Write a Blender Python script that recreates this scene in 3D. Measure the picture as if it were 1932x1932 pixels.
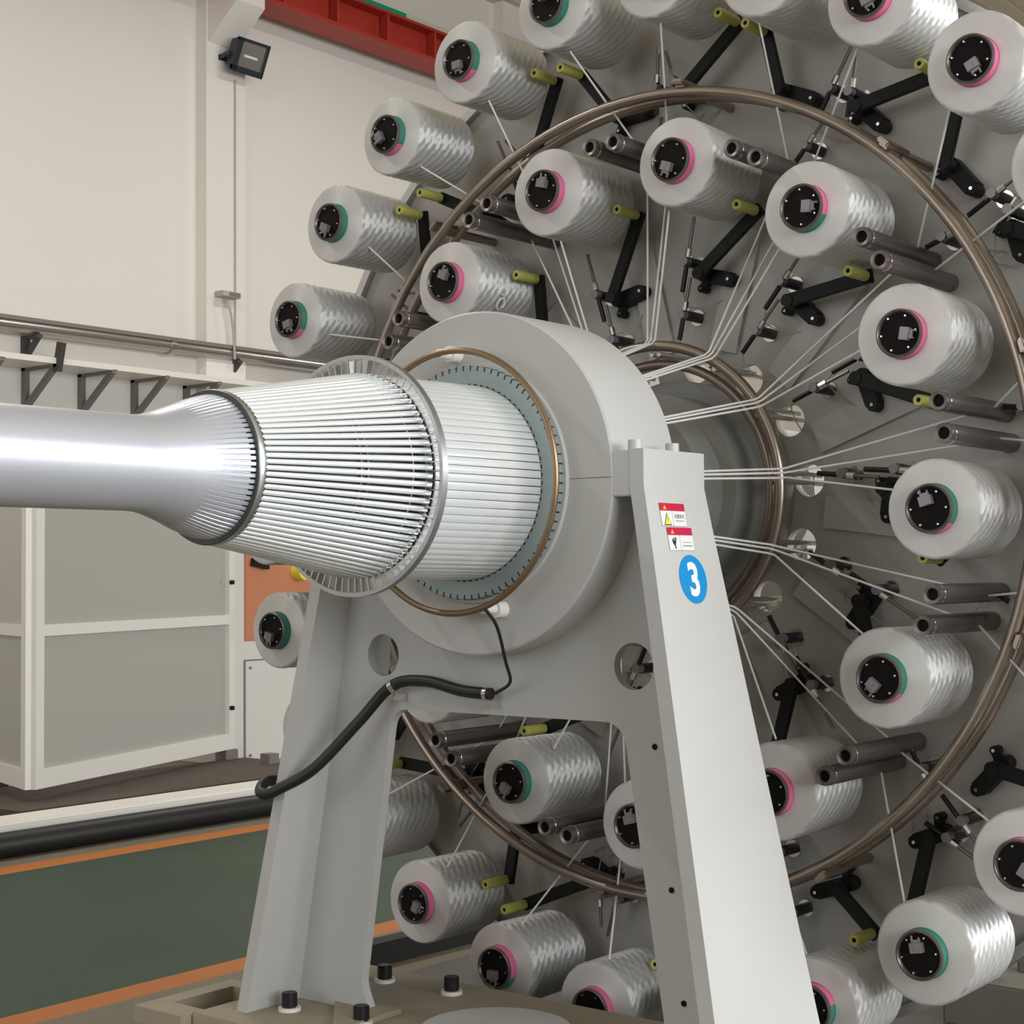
import bpy, bmesh, math, random
from mathutils import Vector, Matrix

for o in list(bpy.data.objects): bpy.data.objects.remove(o, do_unlink=True)
scene = bpy.context.scene
C = scene.collection
PI = math.pi
ZA = 1.40                      # height of the machine axis above the floor; the axis runs along +Y through X = 0

# ------------------------------------------------------------------ camera
TH, PT, RL, F = 0.67064, 0.037182, -0.006935, 3093.5
right = Vector((math.cos(TH), math.sin(TH), 0))
fwd = Vector((-math.sin(TH)*math.cos(PT), math.cos(TH)*math.cos(PT), math.sin(PT)))
up = Vector((math.sin(TH)*math.sin(PT), -math.cos(TH)*math.sin(PT), math.cos(PT)))
r_ = right*math.cos(RL) + up*math.sin(RL)
u_ = up*math.cos(RL) - right*math.sin(RL)
cam_d = bpy.data.cameras.new('camera'); cam = bpy.data.objects.new('camera', cam_d); C.objects.link(cam)
cam.matrix_world = Matrix(((r_.x, u_.x, -fwd.x, 2.13879), (r_.y, u_.y, -fwd.y, -3.08500), (r_.z, u_.z, -fwd.z, ZA-0.1835), (0, 0, 0, 1)))
cam_d.sensor_width = 36; cam_d.lens = F/1932*36; cam_d.clip_end = 200
scene.camera = cam

# ------------------------------------------------------------------ world, lights, exposure
w = bpy.data.worlds.new('world'); scene.world = w; w.use_nodes = True
w.node_tree.nodes['Background'].inputs[0].default_value = (0.80, 0.90, 1.0, 1)
w.node_tree.nodes['Background'].inputs[1].default_value = 0.55
scene.view_settings.view_transform = 'Standard'; scene.view_settings.look = 'None'
scene.view_settings.gamma = 1; scene.view_settings.use_curve_mapping = False
scene.view_settings.exposure = 0.0
def area(name, loc, rot, sx, sy, power, col):
    l = bpy.data.lights.new(name, 'AREA'); l.shape = 'RECTANGLE'; l.size = sx; l.size_y = sy; l.energy = power; l.color = col
    o = bpy.data.objects.new(name, l); o.location = loc; o.rotation_euler = rot; C.objects.link(o); return o
# daylight coming in through the window band of the right wall and the gate behind the camera
area('window_daylight', (8.75, 1.6, 3.1), (0, math.radians(88), 0), 3.6, 15, 1300, (0.95, 0.98, 1.0))
area('gate_daylight', (-2.0, -11.6, 3.4), (math.radians(88), 0, 0), 7, 4.4, 175, (0.97, 0.98, 1.0))

WALL_FILL = 120  # power of each lamp added to lift the left wall
# ------------------------------------------------------------------ materials
M = {}
def mat(name, col, rough=0.5, metal=0.0, noise=0.0, nscale=8.0, bump=0.0, bscale=120.0, spec=0.5, coat=0.0, aniso=0.0):
    m = bpy.data.materials.new(name); m.use_nodes = True; nt = m.node_tree; b = nt.nodes['Principled BSDF']
    b.inputs['Base Color'].default_value = (*col, 1); b.inputs['Roughness'].default_value = rough
    b.inputs['Metallic'].default_value = metal; b.inputs['Specular IOR Level'].default_value = spec
    b.inputs['Coat Weight'].default_value = coat; b.inputs['Anisotropic'].default_value = aniso
    tc = nt.nodes.new('ShaderNodeTexCoord')
    if noise > 0:
        n = nt.nodes.new('ShaderNodeTexNoise'); n.inputs['Scale'].default_value = nscale; n.inputs['Detail'].default_value = 4
        nt.links.new(tc.outputs['Object'], n.inputs['Vector'])
        mx = nt.nodes.new('ShaderNodeMix'); mx.data_type = 'RGBA'
        mx.inputs[6].default_value = (*[c*(1-noise) for c in col], 1); mx.inputs[7].default_value = (*[min(1, c*(1+noise)) for c in col], 1)
        nt.links.new(n.outputs['Fac'], mx.inputs[0]); nt.links.new(mx.outputs[2], b.inputs['Base Color'])
    if bump > 0:
        n2 = nt.nodes.new('ShaderNodeTexNoise'); n2.inputs['Scale'].default_value = bscale; n2.inputs['Detail'].default_value = 3
        nt.links.new(tc.outputs['Object'], n2.inputs['Vector'])
        bp = nt.nodes.new('ShaderNodeBump'); bp.inputs['Strength'].default_value = bump; bp.inputs['Distance'].default_value = 0.002
        nt.links.new(n2.outputs['Fac'], bp.inputs['Height']); nt.links.new(bp.outputs['Normal'], b.inputs['Normal'])
    M[name] = m; return m
mat('wall_paint', (0.80, 0.765, 0.715), 0.9, noise=0.02, nscale=0.6, bump=0.05, bscale=30)
mat('pilaster_paint', (0.74, 0.69, 0.62), 0.9, noise=0.02, nscale=0.6)
mat('ceiling_sheet', (0.62, 0.55, 0.42), 0.7, noise=0.05)
mat('stand_paint', (0.525, 0.522, 0.508), 0.42, noise=0.03, nscale=5, bump=0.04, bscale=60)
mat('base_paint', (0.34, 0.295, 0.22), 0.6, noise=0.14, nscale=7, bump=0.1)
mat('disc_paint', (0.47, 0.45, 0.41), 0.45, noise=0.05, nscale=3)
mat('bar_paint', (0.49, 0.47, 0.43), 0.45, noise=0.05, nscale=3)
mat('ring_steel', (0.36, 0.30, 0.25), 0.30, 0.85, noise=0.12, nscale=14)
mat('tube_steel', (0.22, 0.19, 0.18), 0.34, 0.75, noise=0.12, nscale=20)
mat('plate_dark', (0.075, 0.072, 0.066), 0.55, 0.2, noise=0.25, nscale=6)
mat('footing_grey', (0.17, 0.16, 0.135), 0.7, noise=0.1)
mat('brass', (0.30, 0.21, 0.13), 0.35, 0.8, noise=0.2, nscale=12)
mat('chrome', (0.78, 0.78, 0.77), 0.14, 1.0)
mat('aluminium', (0.62, 0.63, 0.64), 0.32, 1.0, bump=0.05)
mat('dark_metal', (0.10, 0.11, 0.11), 0.35, 0.7)
mat('black_iron', (0.008, 0.008, 0.008), 0.55, 0.0, noise=0.2, spec=0.3)
mat('black_plastic', (0.008, 0.008, 0.009), 0.4)
mat('black_rubber', (0.010, 0.011, 0.011), 0.45, bump=0.1)
mat('bore_black', (0.006, 0.004, 0.004), 0.6, spec=0.15)
mat('chuck_rim', (0.16, 0.14, 0.135), 0.35, 0.6)
mat('clip_metal', (0.27, 0.25, 0.26), 0.4, 0.5)
mat('pin_metal', (0.75, 0.75, 0.76), 0.25, 0.9)
mat('tube_pink', (0.72, 0.14, 0.31), 0.55)
mat('tube_green', (0.03, 0.21, 0.15), 0.55)
mat('roller_yellow', (0.55, 0.54, 0.13), 0.5, noise=0.12, nscale=60)
mat('yarn_strand', (0.80, 0.79, 0.77), 0.45)
mat('tape', (0.84, 0.87, 0.88), 0.20, 0.35)
mat('drum_grey', (0.17, 0.185, 0.19), 0.30, 0.6)
mat('plate_blue', (0.36, 0.43, 0.44), 0.38, 0.35)
mat('slot_black', (0.015, 0.02, 0.025), 0.6)
mat('hub_grey', (0.30, 0.30, 0.28), 0.35, 0.2)
mat('cabinet_white', (0.74, 0.72, 0.68), 0.45, noise=0.02)
mat('orange_panel', (0.60, 0.23, 0.12), 0.5, noise=0.05)
mat('frame_white', (0.84, 0.82, 0.77), 0.45)
mat('red_paint', (0.42, 0.030, 0.018), 0.5, noise=0.12, nscale=2)
mat('green_paint', (0.0, 0.33, 0.15), 0.5)
mat('rail_white', (0.62, 0.60, 0.50), 0.6)
mat('pipe_zinc', (0.46, 0.45, 0.43), 0.28, 0.9, noise=0.15, nscale=9)
mat('bracket_dark', (0.055, 0.05, 0.048), 0.6)
mat('bracket_grey', (0.20, 0.185, 0.175), 0.6)
mat('lamp_body', (0.018, 0.028, 0.035), 0.4)
mat('lamp_reflector', (0.55, 0.55, 0.55), 0.2, 0.9)
mat('cable_grey', (0.45, 0.42, 0.38), 0.6)
mat('wood_dark', (0.075, 0.055, 0.04), 0.7, noise=0.3)
mat('red_wire', (0.6, 0.05, 0.04), 0.5)
mat('sticker_white', (0.80, 0.80, 0.80), 0.35)
mat('sticker_red', (0.55, 0.008, 0.055), 0.35)
mat('sticker_blue', (0.0, 0.26, 0.62), 0.35)
mat('sticker_three', (0.84, 0.86, 0.93), 0.35)
mat('sticker_yellow', (0.85, 0.80, 0.06), 0.35)
mat('sticker_orange', (0.95, 0.45, 0.06), 0.35)
mat('sticker_black', (0.02, 0.02, 0.02), 0.4)
mat('sticker_grey', (0.33, 0.33, 0.33), 0.4)

def yarn_material():
    m = bpy.data.materials.new('yarn_package'); m.use_nodes = True; nt = m.node_tree; N = nt.nodes; L = nt.links
    b = N['Principled BSDF']
    b.inputs['Base Color'].default_value = (0.70, 0.70, 0.695, 1); b.inputs['Roughness'].default_value = 0.60
    b.inputs['Specular IOR Level'].default_value = 0.6; b.inputs['Metallic'].default_value = 0.5; b.inputs['Anisotropic'].default_value = 0.95; b.inputs['Anisotropic Rotation'].default_value = 0.25
    tg = N.new('ShaderNodeTangent'); tg.direction_type = 'RADIAL'; tg.axis = 'Y'; L.new(tg.outputs[0], b.inputs['Tangent'])
    tc = N.new('ShaderNodeTexCoord'); sep = N.new('ShaderNodeSeparateXYZ'); L.new(tc.outputs['Object'], sep.inputs[0])
    def math_(op, a, bb=None):
        n = N.new('ShaderNodeMath'); n.operation = op
        for i, v in enumerate((a, bb)):
            if v is None: continue
            if isinstance(v, (int, float)): n.inputs[i].default_value = v
            else: L.new(v, n.inputs[i])
        return n.outputs[0]
    ang = math_('ARCTAN2', sep.outputs['X'], sep.outputs['Z'])
    info = N.new('ShaderNodeObjectInfo')
    rnd = math_('MULTIPLY', info.outputs['Random'], 40.0)
    nz = N.new('ShaderNodeTexNoise'); nz.inputs['Scale'].default_value = 22; nz.inputs['Detail'].default_value = 2
    mp = N.new('ShaderNodeVectorMath'); mp.operation = 'ADD'; L.new(tc.outputs['Object'], mp.inputs[0])
    cb = N.new('ShaderNodeCombineXYZ'); L.new(rnd, cb.inputs[1]); L.new(cb.outputs[0], mp.inputs[1]); L.new(mp.outputs[0], nz.inputs['Vector'])
    ph = math_('ADD', math_('MULTIPLY', sep.outputs['Y'], 270.0), math_('ADD', math_('MULTIPLY', ang, 16.0), math_('MULTIPLY', nz.outputs['Fac'], 5.0)))
    w1 = math_('SINE', math_('ADD', ph, rnd))
    ph2 = math_('ADD', math_('MULTIPLY', sep.outputs['Y'], 190.0), math_('MULTIPLY', ang, -13.0))
    w2 = math_('SINE', ph2)
    h = math_('ADD', w1, math_('MULTIPLY', w2, 0.6))
    cbn = N.new('ShaderNodeCombineXYZ'); L.new(math_('MULTIPLY', ang, 0.08), cbn.inputs[0]); L.new(math_('MULTIPLY', sep.outputs['Y'], 6.0), cbn.inputs[1]); L.new(rnd, cbn.inputs[2])
    fib = N.new('ShaderNodeTexNoise'); fib.inputs['Scale'].default_value = 90; fib.inputs['Detail'].default_value = 2; L.new(cbn.outputs[0], fib.inputs['Vector'])
    h = math_('ADD', h, math_('MULTIPLY', fib.outputs['Fac'], 0.9))
    bp = N.new('ShaderNodeBump'); bp.inputs['Strength'].default_value = 0.6; bp.inputs['Distance'].default_value = 0.0012
    L.new(h, bp.inputs['Height']); L.new(bp.outputs['Normal'], b.inputs['Normal'])
    M['yarn_package'] = m
yarn_material()
mf = mat('yarn_face', (0.68, 0.672, 0.65), 0.5, 0.22, bump=0.1, bscale=200, aniso=0.8)
tg = mf.node_tree.nodes.new('ShaderNodeTangent'); tg.direction_type = 'RADIAL'; tg.axis = 'Y'
mf.node_tree.links.new(tg.outputs[0], mf.node_tree.nodes['Principled BSDF'].inputs['Tangent']); mf.node_tree.nodes['Principled BSDF'].inputs['Anisotropic Rotation'].default_value = 0.25

def pipe_material():
    m = bpy.data.materials.new('laid_yarn'); m.use_nodes = True; nt = m.node_tree; N = nt.nodes; L = nt.links
    b = N['Principled BSDF']; b.inputs['Base Color'].default_value = (0.60, 0.62, 0.69, 1)
    b.inputs['Roughness'].default_value = 0.36; b.inputs['Metallic'].default_value = 0.55
    tc = N.new('ShaderNodeTexCoord'); mp = N.new('ShaderNodeMapping'); mp.inputs['Scale'].default_value = (40, 300, 40)
    n = N.new('ShaderNodeTexNoise'); n.inputs['Scale'].default_value = 1.0; n.inputs['Detail'].default_value = 3
    L.new(tc.outputs['Object'], mp.inputs[0]); L.new(mp.outputs[0], n.inputs['Vector'])
    bp = N.new('ShaderNodeBump'); bp.inputs['Strength'].default_value = 0.25; bp.inputs['Distance'].default_value = 0.001
    L.new(n.outputs['Fac'], bp.inputs['Height']); L.new(bp.outputs['Normal'], b.inputs['Normal'])
    M['laid_yarn'] = m
pipe_material()

def floor_material():
    m = bpy.data.materials.new('floor_paint'); m.use_nodes = True; nt = m.node_tree; N = nt.nodes; L = nt.links
    b = N['Principled BSDF']; b.inputs['Roughness'].default_value = 0.5; b.inputs['Specular IOR Level'].default_value = 0.3
    tc = N.new('ShaderNodeTexCoord'); sep = N.new('ShaderNodeSeparateXYZ'); L.new(tc.outputs['Object'], sep.inputs[0])
    nz = N.new('ShaderNodeTexNoise'); nz.inputs['Scale'].default_value = 1.3; nz.inputs['Detail'].default_value = 5; L.new(tc.outputs['Object'], nz.inputs['Vector'])
    def band(lo, hi):
        a = N.new('ShaderNodeMath'); a.operation = 'GREATER_THAN'; a.inputs[1].default_value = lo; L.new(sep.outputs['X'], a.inputs[0])
        c = N.new('ShaderNodeMath'); c.operation = 'LESS_THAN'; c.inputs[1].default_value = hi; L.new(sep.outputs['X'], c.inputs[0])
        d = N.new('ShaderNodeMath'); d.operation = 'MULTIPLY'; L.new(a.outputs[0], d.inputs[0]); L.new(c.outputs[0], d.inputs[1]); return d.outputs[0]
    def mix(f, a, c):
        x = N.new('ShaderNodeMix'); x.data_type = 'RGBA'; L.new(f, x.inputs[0])
        for i, v in ((6, a), (7, c)):
            if isinstance(v, tuple): x.inputs[i].default_value = (*v, 1)
            else: L.new(v, x.inputs[i])
        return x.outputs[2]
    tan = mix(nz.outputs['Fac'], (0.16, 0.14, 0.105), (0.24, 0.215, 0.165))
    grn = mix(nz.outputs['Fac'], (0.024, 0.054, 0.030), (0.045, 0.082, 0.050))
    c = mix(band(-3.76, -1.75), tan, grn)
    c = mix(band(-3.83, -3.69), c, (0.52, 0.17, 0.035)); c = mix(band(-1.81, -1.69), c, (0.52, 0.17, 0.035))
    L.new(c, b.inputs['Base Color']); M['floor_paint'] = m
floor_material()

def glass_material():
    m = bpy.data.materials.new('panel_glass'); m.use_nodes = True; b = m.node_tree.nodes['Principled BSDF']
    b.inputs['Base Color'].default_value = (0.46, 0.45, 0.415, 1); b.inputs['Roughness'].default_value = 0.04; b.inputs['Specular IOR Level'].default_value = 0.9
    m2 = m.copy(); m2.name = 'panel_matte'; m2.node_tree.nodes['Principled BSDF'].inputs['Roughness'].default_value = 0.45
    M['panel_glass'] = m; M['panel_matte'] = m2
glass_material()

# ------------------------------------------------------------------ mesh helpers
def pol(R, deg, s, z0=0.0):
    a = math.radians(deg); return Vector((R*math.sin(a), s, R*math.cos(a)+z0))
class MB:
    def __init__(self): self.bm = bmesh.new()
    def box(self, c, d, rot=None):
        g = bmesh.ops.create_cube(self.bm, size=1.0)
        mt = Matrix.Translation(c) @ (rot.to_4x4() if rot is not None else Matrix.Identity(4)) @ Matrix.Diagonal((*d, 1))
        bmesh.ops.transform(self.bm, matrix=mt, verts=g['verts']); return self
    def bar(self, p, q, wid, thk, n=Vector((0, 1, 0))):      # flat bar from p to q; n is its thickness direction
        p, q = Vector(p), Vector(q); d = (q-p); l = d.length; d.normalize(); n = Vector(n); n = (n-d*n.dot(d)).normalized(); s = d.cross(n)
        return self.box((p+q)/2, (l, wid, thk), Matrix((d, s, n)).transposed())
    def cyl(self, p, q, r, seg=16, r2=None):
        p, q = Vector(p), Vector(q); d = q-p
        g = bmesh.ops.create_cone(self.bm, cap_ends=True, segments=seg, radius1=r, radius2=r if r2 is None else r2, depth=d.length)
        mt = Matrix.Translation((p+q)/2) @ d.to_track_quat('Z', 'Y').to_matrix().to_4x4()
        bmesh.ops.transform(self.bm, matrix=mt, verts=g['verts']); return self
    def lathe(self, prof, seg=48, closed=False, z0=0.0, a0=0.0, a1=360.0):
        full = abs(a1-a0-360) < 1e-6; n = seg if full else seg+1; rings = []
        for i in range(n):
            a = a0+(a1-a0)*i/seg; rings.append([self.bm.verts.new(pol(r, a, s, z0)) for r, s in prof])
        for i in range(seg):
            A, B = rings[i], rings[(i+1) % n]
            for j in range(len(prof) if closed else len(prof)-1):
                k = (j+1) % len(prof); q = [A[j], B[j], B[k], A[k]]
                if (q[0].co-q[1].co).length < 1e-9: q = [q[0], q[2], q[3]]
                elif (q[2].co-q[3].co).length < 1e-9: q = q[:3]
                try: self.bm.faces.new(q)
                except ValueError: pass
        if closed and not full:
            self.bm.faces.new(rings[0]); self.bm.faces.new(rings[-1][::-1])
        return self
    def tube(self, pts, r, seg=8):
        pts = [Vector(p) for p in pts]; rings = []; prev = None
        for i, p in enumerate(pts):
            d = (pts[min(i+1, len(pts)-1)]-pts[max(i-1, 0)]).normalized()
            n = prev if prev is not None else Vector((0.31, 0.17, 0.93)); n = (n-d*n.dot(d)).normalized(); prev = n; b = d.cross(n)
            rr = r[i] if isinstance(r, (list, tuple)) else r
            rings.append([self.bm.verts.new(p+n*rr*math.cos(2*PI*k/seg)+b*rr*math.sin(2*PI*k/seg)) for k in range(seg)])
        for A, B in zip(rings, rings[1:]):
            for k in range(seg): self.bm.faces.new((A[k], A[(k+1) % seg], B[(k+1) % seg], B[k]))
        self.bm.faces.new(rings[0][::-1]); self.bm.faces.new(rings[-1]); return self
    def prism(self, pts, vec):                                # closed polygon swept by vec
        v = Vector(vec); a = [self.bm.verts.new(Vector(p)) for p in pts]; b = [self.bm.verts.new(Vector(p)+v) for p in pts]; n = len(a)
        self.bm.faces.new(a[::-1]); self.bm.faces.new(b)
        for i in range(n): self.bm.faces.new((a[i], a[(i+1) % n], b[(i+1) % n], b[i]))
        return self
    def mesh(self, name, mats, smooth=40, bevel=0):
        if bevel: bmesh.ops.bevel(self.bm, geom=[e for e in self.bm.edges if len(e.link_faces) == 2 and e.calc_face_angle(0) > 0.6], offset=bevel, segments=2, affect='EDGES')
        bmesh.ops.recalc_face_normals(self.bm, faces=self.bm.faces)
        me = bpy.data.meshes.new(name); self.bm.to_mesh(me); self.bm.free()
        for m in (mats if isinstance(mats, (list, tuple)) else [mats]): me.materials.append(M[m])
        if smooth:
            me.polygons.foreach_set('use_smooth', [True]*len(me.polygons)); me.set_sharp_from_angle(angle=math.radians(smooth))
        return me
    def build(self, name, mats, parent=None, smooth=40, bevel=0):
        return link(name, self.mesh(name, mats, smooth, bevel), parent)
def link(name, me, parent=None):
    o = bpy.data.objects.new(name, me); C.objects.link(o)
    if parent: o.parent = parent
    return o
def tag(o, label=None, cat=None, group=None, kind=None):
    if label: o['label'] = label
    if cat: o['category'] = cat
    if group: o['group'] = group
    if kind: o['kind'] = kind
    return o
def empty(name, loc=(0, 0, 0), rot=(0, 0, 0)):
    o = bpy.data.objects.new(name, None); o.empty_display_size = 0.1; C.objects.link(o); o.location = loc; o.rotation_euler = rot; return o
def copy_tree(o, parent=None):
    c = o.copy(); C.objects.link(c)
    if parent: c.parent = parent
    for ch in [x for x in bpy.data.objects if x.parent == o]: copy_tree(ch, c)
    return c
def plate_mesh(name, loops, thick, matname, axis='Y'):
    """flat plate with holes; loops of (x, z) points, first the outline; lies in the XZ plane, thickness along +Y"""
    cu = bpy.data.curves.new(name, 'CURVE'); cu.dimensions = '2D'; cu.fill_mode = 'BOTH'; cu.extrude = thick/2
    for lp in loops:
        sp = cu.splines.new('POLY'); sp.points.add(len(lp)-1); sp.use_cyclic_u = True
        for p, q in zip(sp.points, lp): p.co = (q[0], q[1], 0, 1)
    ob = bpy.data.objects.new(name, cu); C.objects.link(ob)
    dg = bpy.context.evaluated_depsgraph_get(); me = bpy.data.meshes.new_from_object(ob.evaluated_get(dg))
    bpy.data.objects.remove(ob); bpy.data.curves.remove(cu)
    me.transform(Matrix.Rotation(PI/2, 4, 'X')); me.transform(Matrix.Translation((0, thick/2, 0)))
    me.name = name; me.materials.clear(); me.materials.append(M[matname])
    bm = bmesh.new(); bm.from_mesh(me); bmesh.ops.remove_doubles(bm, verts=bm.verts, dist=1e-5); bmesh.ops.recalc_face_normals(bm, faces=bm.faces); bm.to_mesh(me); bm.free()
    me.polygons.foreach_set('use_smooth', [True]*len(me.polygons)); me.set_sharp_from_angle(angle=math.radians(35))
    return me
def circ(cx, cz, r, n=40, a0=0, a1=360):
    full = abs(a1-a0-360) < 1e-6; m = n if full else n-1
    return [(cx+r*math.cos(math.radians(a0+(a1-a0)*i/m)), cz+r*math.sin(math.radians(a0+(a1-a0)*i/m))) for i in range(n)]
def bez(p, n=24):                                             # Catmull-Rom through points
    p = [Vector(q) for q in p]; P = [p[0]*2-p[1]]+p+[p[-1]*2-p[-2]]; out = []
    for i in range(1, len(P)-2):
        for k in range(n):
            t = k/n; a, b, c, d = P[i-1], P[i], P[i+1], P[i+2]
            out.append(0.5*((2*b)+(c-a)*t+(2*a-5*b+4*c-d)*t*t+(3*b-a-3*c+d)*t**3))
    out.append(p[-1]); return out
def text_mesh(body, size, name, matname, thick=0.0004, bold=0.0, squeeze=1.0):
    cu = bpy.data.curves.new(name, 'FONT'); cu.body = body; cu.size = size; cu.align_x = 'CENTER'; cu.align_y = 'CENTER'; cu.extrude = thick/2; cu.offset = bold
    ob = bpy.data.objects.new(name, cu); C.objects.link(ob); dg = bpy.context.evaluated_depsgraph_get()
    me = bpy.data.meshes.new_from_object(ob.evaluated_get(dg)); bpy.data.objects.remove(ob); bpy.data.curves.remove(cu)
    xs = [v.co.x for v in me.vertices]; ys = [v.co.y for v in me.vertices]
    if xs: me.transform(Matrix.Translation((-(min(xs)+max(xs))/2, -(min(ys)+max(ys))/2, 0))); me.transform(Matrix.Diagonal((squeeze, 1, 1, 1)))
    me.materials.clear(); me.materials.append(M[matname]); me.name = name; return me

# ================================================================== the setting
def struct(name, mb, m, parent=None, **k):
    o = mb.build(name, m, parent, **k)
    if not parent: o['kind'] = 'structure'
    return o
FX0, FX1, FY0, FY1, HT = -10.0, 9.0, -12.0, 20.0, 8.0
struct('floor', MB().box(((FX0+FX1)/2, (FY0+FY1)/2, -0.05), (FX1-FX0+.4, FY1-FY0+.4, 0.1)), 'floor_paint')
struct('wall_left', MB().box((FX0-0.1, (FY0+FY1)/2, HT/2), (0.2, FY1-FY0+.4, HT)), 'wall_paint')
struct('wall_back', MB().box(((FX0+FX1)/2, FY1+0.1, HT/2), (FX1-FX0, 0.2, HT)), 'wall_paint')
# right wall with a long window band
for z0, z1, nm in ((0, 1.2, 'wall_right'), (5.0, HT, 'wall_right')):
    struct(nm, MB().box((FX1+0.1, (FY0+FY1)/2, (z0+z1)/2), (0.2, FY1-FY0+.4, z1-z0)), 'wall_paint')
struct('wall_right', MB().box((FX1+0.1, 14.7, 3.1), (0.2, 10.8, 3.8)), 'wall_paint')
struct('wall_right', MB().box((FX1+0.1, -9.15, 3.1), (0.2, 6.1, 3.8)), 'wall_paint')
struct('window_1', MB().box((FX1+0.08, 1.6, 3.1), (0.03, 15.4, 3.8)), 'cabinet_white')
# front wall behind the camera with a gate opening
struct('wall_front', MB().box((-8.0, FY0-0.1, HT/2), (4.4, 0.2, HT)), 'wall_paint')
struct('wall_front', MB().box((5.5, FY0-0.1, HT/2), (7.4, 0.2, HT)), 'wall_paint')
struct('wall_front', MB().box((-2.0, FY0-0.1, 6.9), (7.6, 0.2, 2.2)), 'wall_paint')
cl = MB()
for i in range(76):
    x = FX0+0.125+i*0.25; cl.box((x, (FY0+FY1)/2, HT+0.05+(0.03 if i % 2 else 0)), (0.25, FY1-FY0+.4, 0.1))
struct('ceiling', cl, 'ceiling_sheet', smooth=0)
for i, y in enumerate((7.59, 12.17, 3.0, 16.7)):
    struct('trim_%d' % (i+1), MB().box((FX0+0.075, y, HT/2), (0.15, 0.50, HT)), 'wall_paint')
# unseen lamps over the aisle, added to brighten the left wall
for y in (-4.0, 2.0, 8.0, 14.0):
    e = empty('added_fill_lamp', (-5.6, y, 7.3)); tag(e, 'long white added fill lamp hanging unseen over the aisle', 'lamp', 'added fill lamps over the aisle')
    MB().prism([(-0.14, -0.75, 0), (0.14, -0.75, 0), (0.07, -0.75, 0.10), (-0.07, -0.75, 0.10)], (0, 1.5, 0)).build('lamp_body', 'cabinet_white', e, smooth=0)
    for dy in (-0.5, 0.5): MB().cyl((0, dy, 0.10), (0, dy, 0.75), 0.008, 8).build('hanger', 'bracket_grey', e)
    l = bpy.data.lights.new('wall_fill_light', 'AREA'); l.shape = 'RECTANGLE'; l.size = 0.24; l.size_y = 1.45; l.energy = WALL_FILL; l.color = (1.0, 0.96, 0.91)
    lo = bpy.data.objects.new('wall_fill_light', l); lo.location = (0, 0, -0.01); lo.parent = e; C.objects.link(lo)

# crane runway beam along the left wall
cr = empty('crane_beam', (-9.62, 8, 0)); tag(cr, 'red crane runway girder high up along the cream wall', 'crane beam')
def at0(o, mb, name, m, **k):                                 # build in world coordinates, then parent at an empty
    p = mb.build(name, m, o, **k); p.matrix_parent_inverse = Matrix.Translation(-o.location); return p
Zb = ZA+5.38; XC = -9.62
at0(cr, MB().box((XC, 8, Zb+0.02), (0.34, 20, 0.04)).box((XC, 8, Zb+0.18), (0.05, 20, 0.30)).box((XC, 8, Zb+0.345), (0.34, 20, 0.03)), 'girder', 'red_paint', smooth=0)
for i in range(24):
    at0(cr, MB().box((XC+0.11, 0.5+i*0.75, Zb+0.185), (0.10, 0.03, 0.30)), 'stiffener', 'red_paint', smooth=0)
at0(cr, MB().box((XC+0.05, 4.9, Zb+0.40), (0.10, 9.9, 0.08)), 'green_rail', 'green_paint', smooth=0)
at0(cr, MB().box((XC+0.05, 13.9, Zb+0.40), (0.10, 8.1, 0.08)), 'pale_rail', 'rail_white', smooth=0)
tag(MB().prism([(-9.849, 7.36, Zb), (-9.44, 7.36, Zb), (-9.44, 7.36, Zb-0.10), (-9.849, 7.36, Zb-0.42)], (0, 0.36, 0)).build('corbel', 'wall_paint', smooth=0, bevel=0.01), 'cream concrete corbel on the wall carrying the red girder', 'corbel')

# flood lamp on the wall with its cable and a junction box
fl = empty('floodlight', (-9.85, 7.70, ZA+4.86), (0, 0, 0)); tag(fl, 'black rectangular floodlight mounted high on the cream wall', 'floodlight')
rot = Matrix.Rotation(math.radians(24), 3, 'Y')
def rb(c, d): return (rot @ Vector(c)+Vector((0.06, 0, 0.05)), d, rot)
body = MB(); body.prism([rot @ Vector(p)+Vector((0.06, 0, 0.05)) for p in ((0.05, -0.17, -0.12), (0.05, -0.17, 0.12), (0.17, -0.19, 0.16), (0.17, -0.19, -0.16))], (0, 0.36, 0)); body.build('housing', 'lamp_body', fl, smooth=0, bevel=0.008)
fr = MB()
for c, d in (((0.18, 0, 0.15), (0.03, 0.40, 0.03)), ((0.18, 0, -0.135), (0.03, 0.40, 0.06)), ((0.18, 0.19, 0), (0.03, 0.025, 0.30)), ((0.18, -0.17, 0), (0.03, 0.06, 0.30))): fr.box(*rb(c, d))
fr.build('front_frame', 'lamp_body', fl, smooth=0)
MB().box(*rb((0.172, 0.02, 0.01), (0.012, 0.33, 0.25))).build('reflector', 'lamp_reflector', fl, smooth=0)
MB().cyl(rot @ Vector((0.178, -0.08, 0.0))+Vector((0.066, 0, 0.05)), rot @ Vector((0.178, 0.08, 0.0))+Vector((0.066, 0, 0.05)), 0.014, 10).build('bulb', 'sticker_white', fl)
MB().bar((0.005, -0.20, -0.02), (0.16, -0.20, 0.0), 0.04, 0.012).bar((0.005, 0.20, -0.02), (0.16, 0.20, 0.0), 0.04, 0.012).box((0.006, 0, -0.02), (0.012, 0.42, 0.05)).build('bracket', 'lamp_body', fl, smooth=0)
tag(MB().tube([(-9.845, 7.70, ZA+4.66), (-9.845, 7.70, ZA+3.4), (-9.845, 7.70, ZA+2.0)], 0.012, 6).build('lamp_cable', 'cable_grey'), 'thin cable running down the wall from the floodlight', 'cable')
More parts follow.
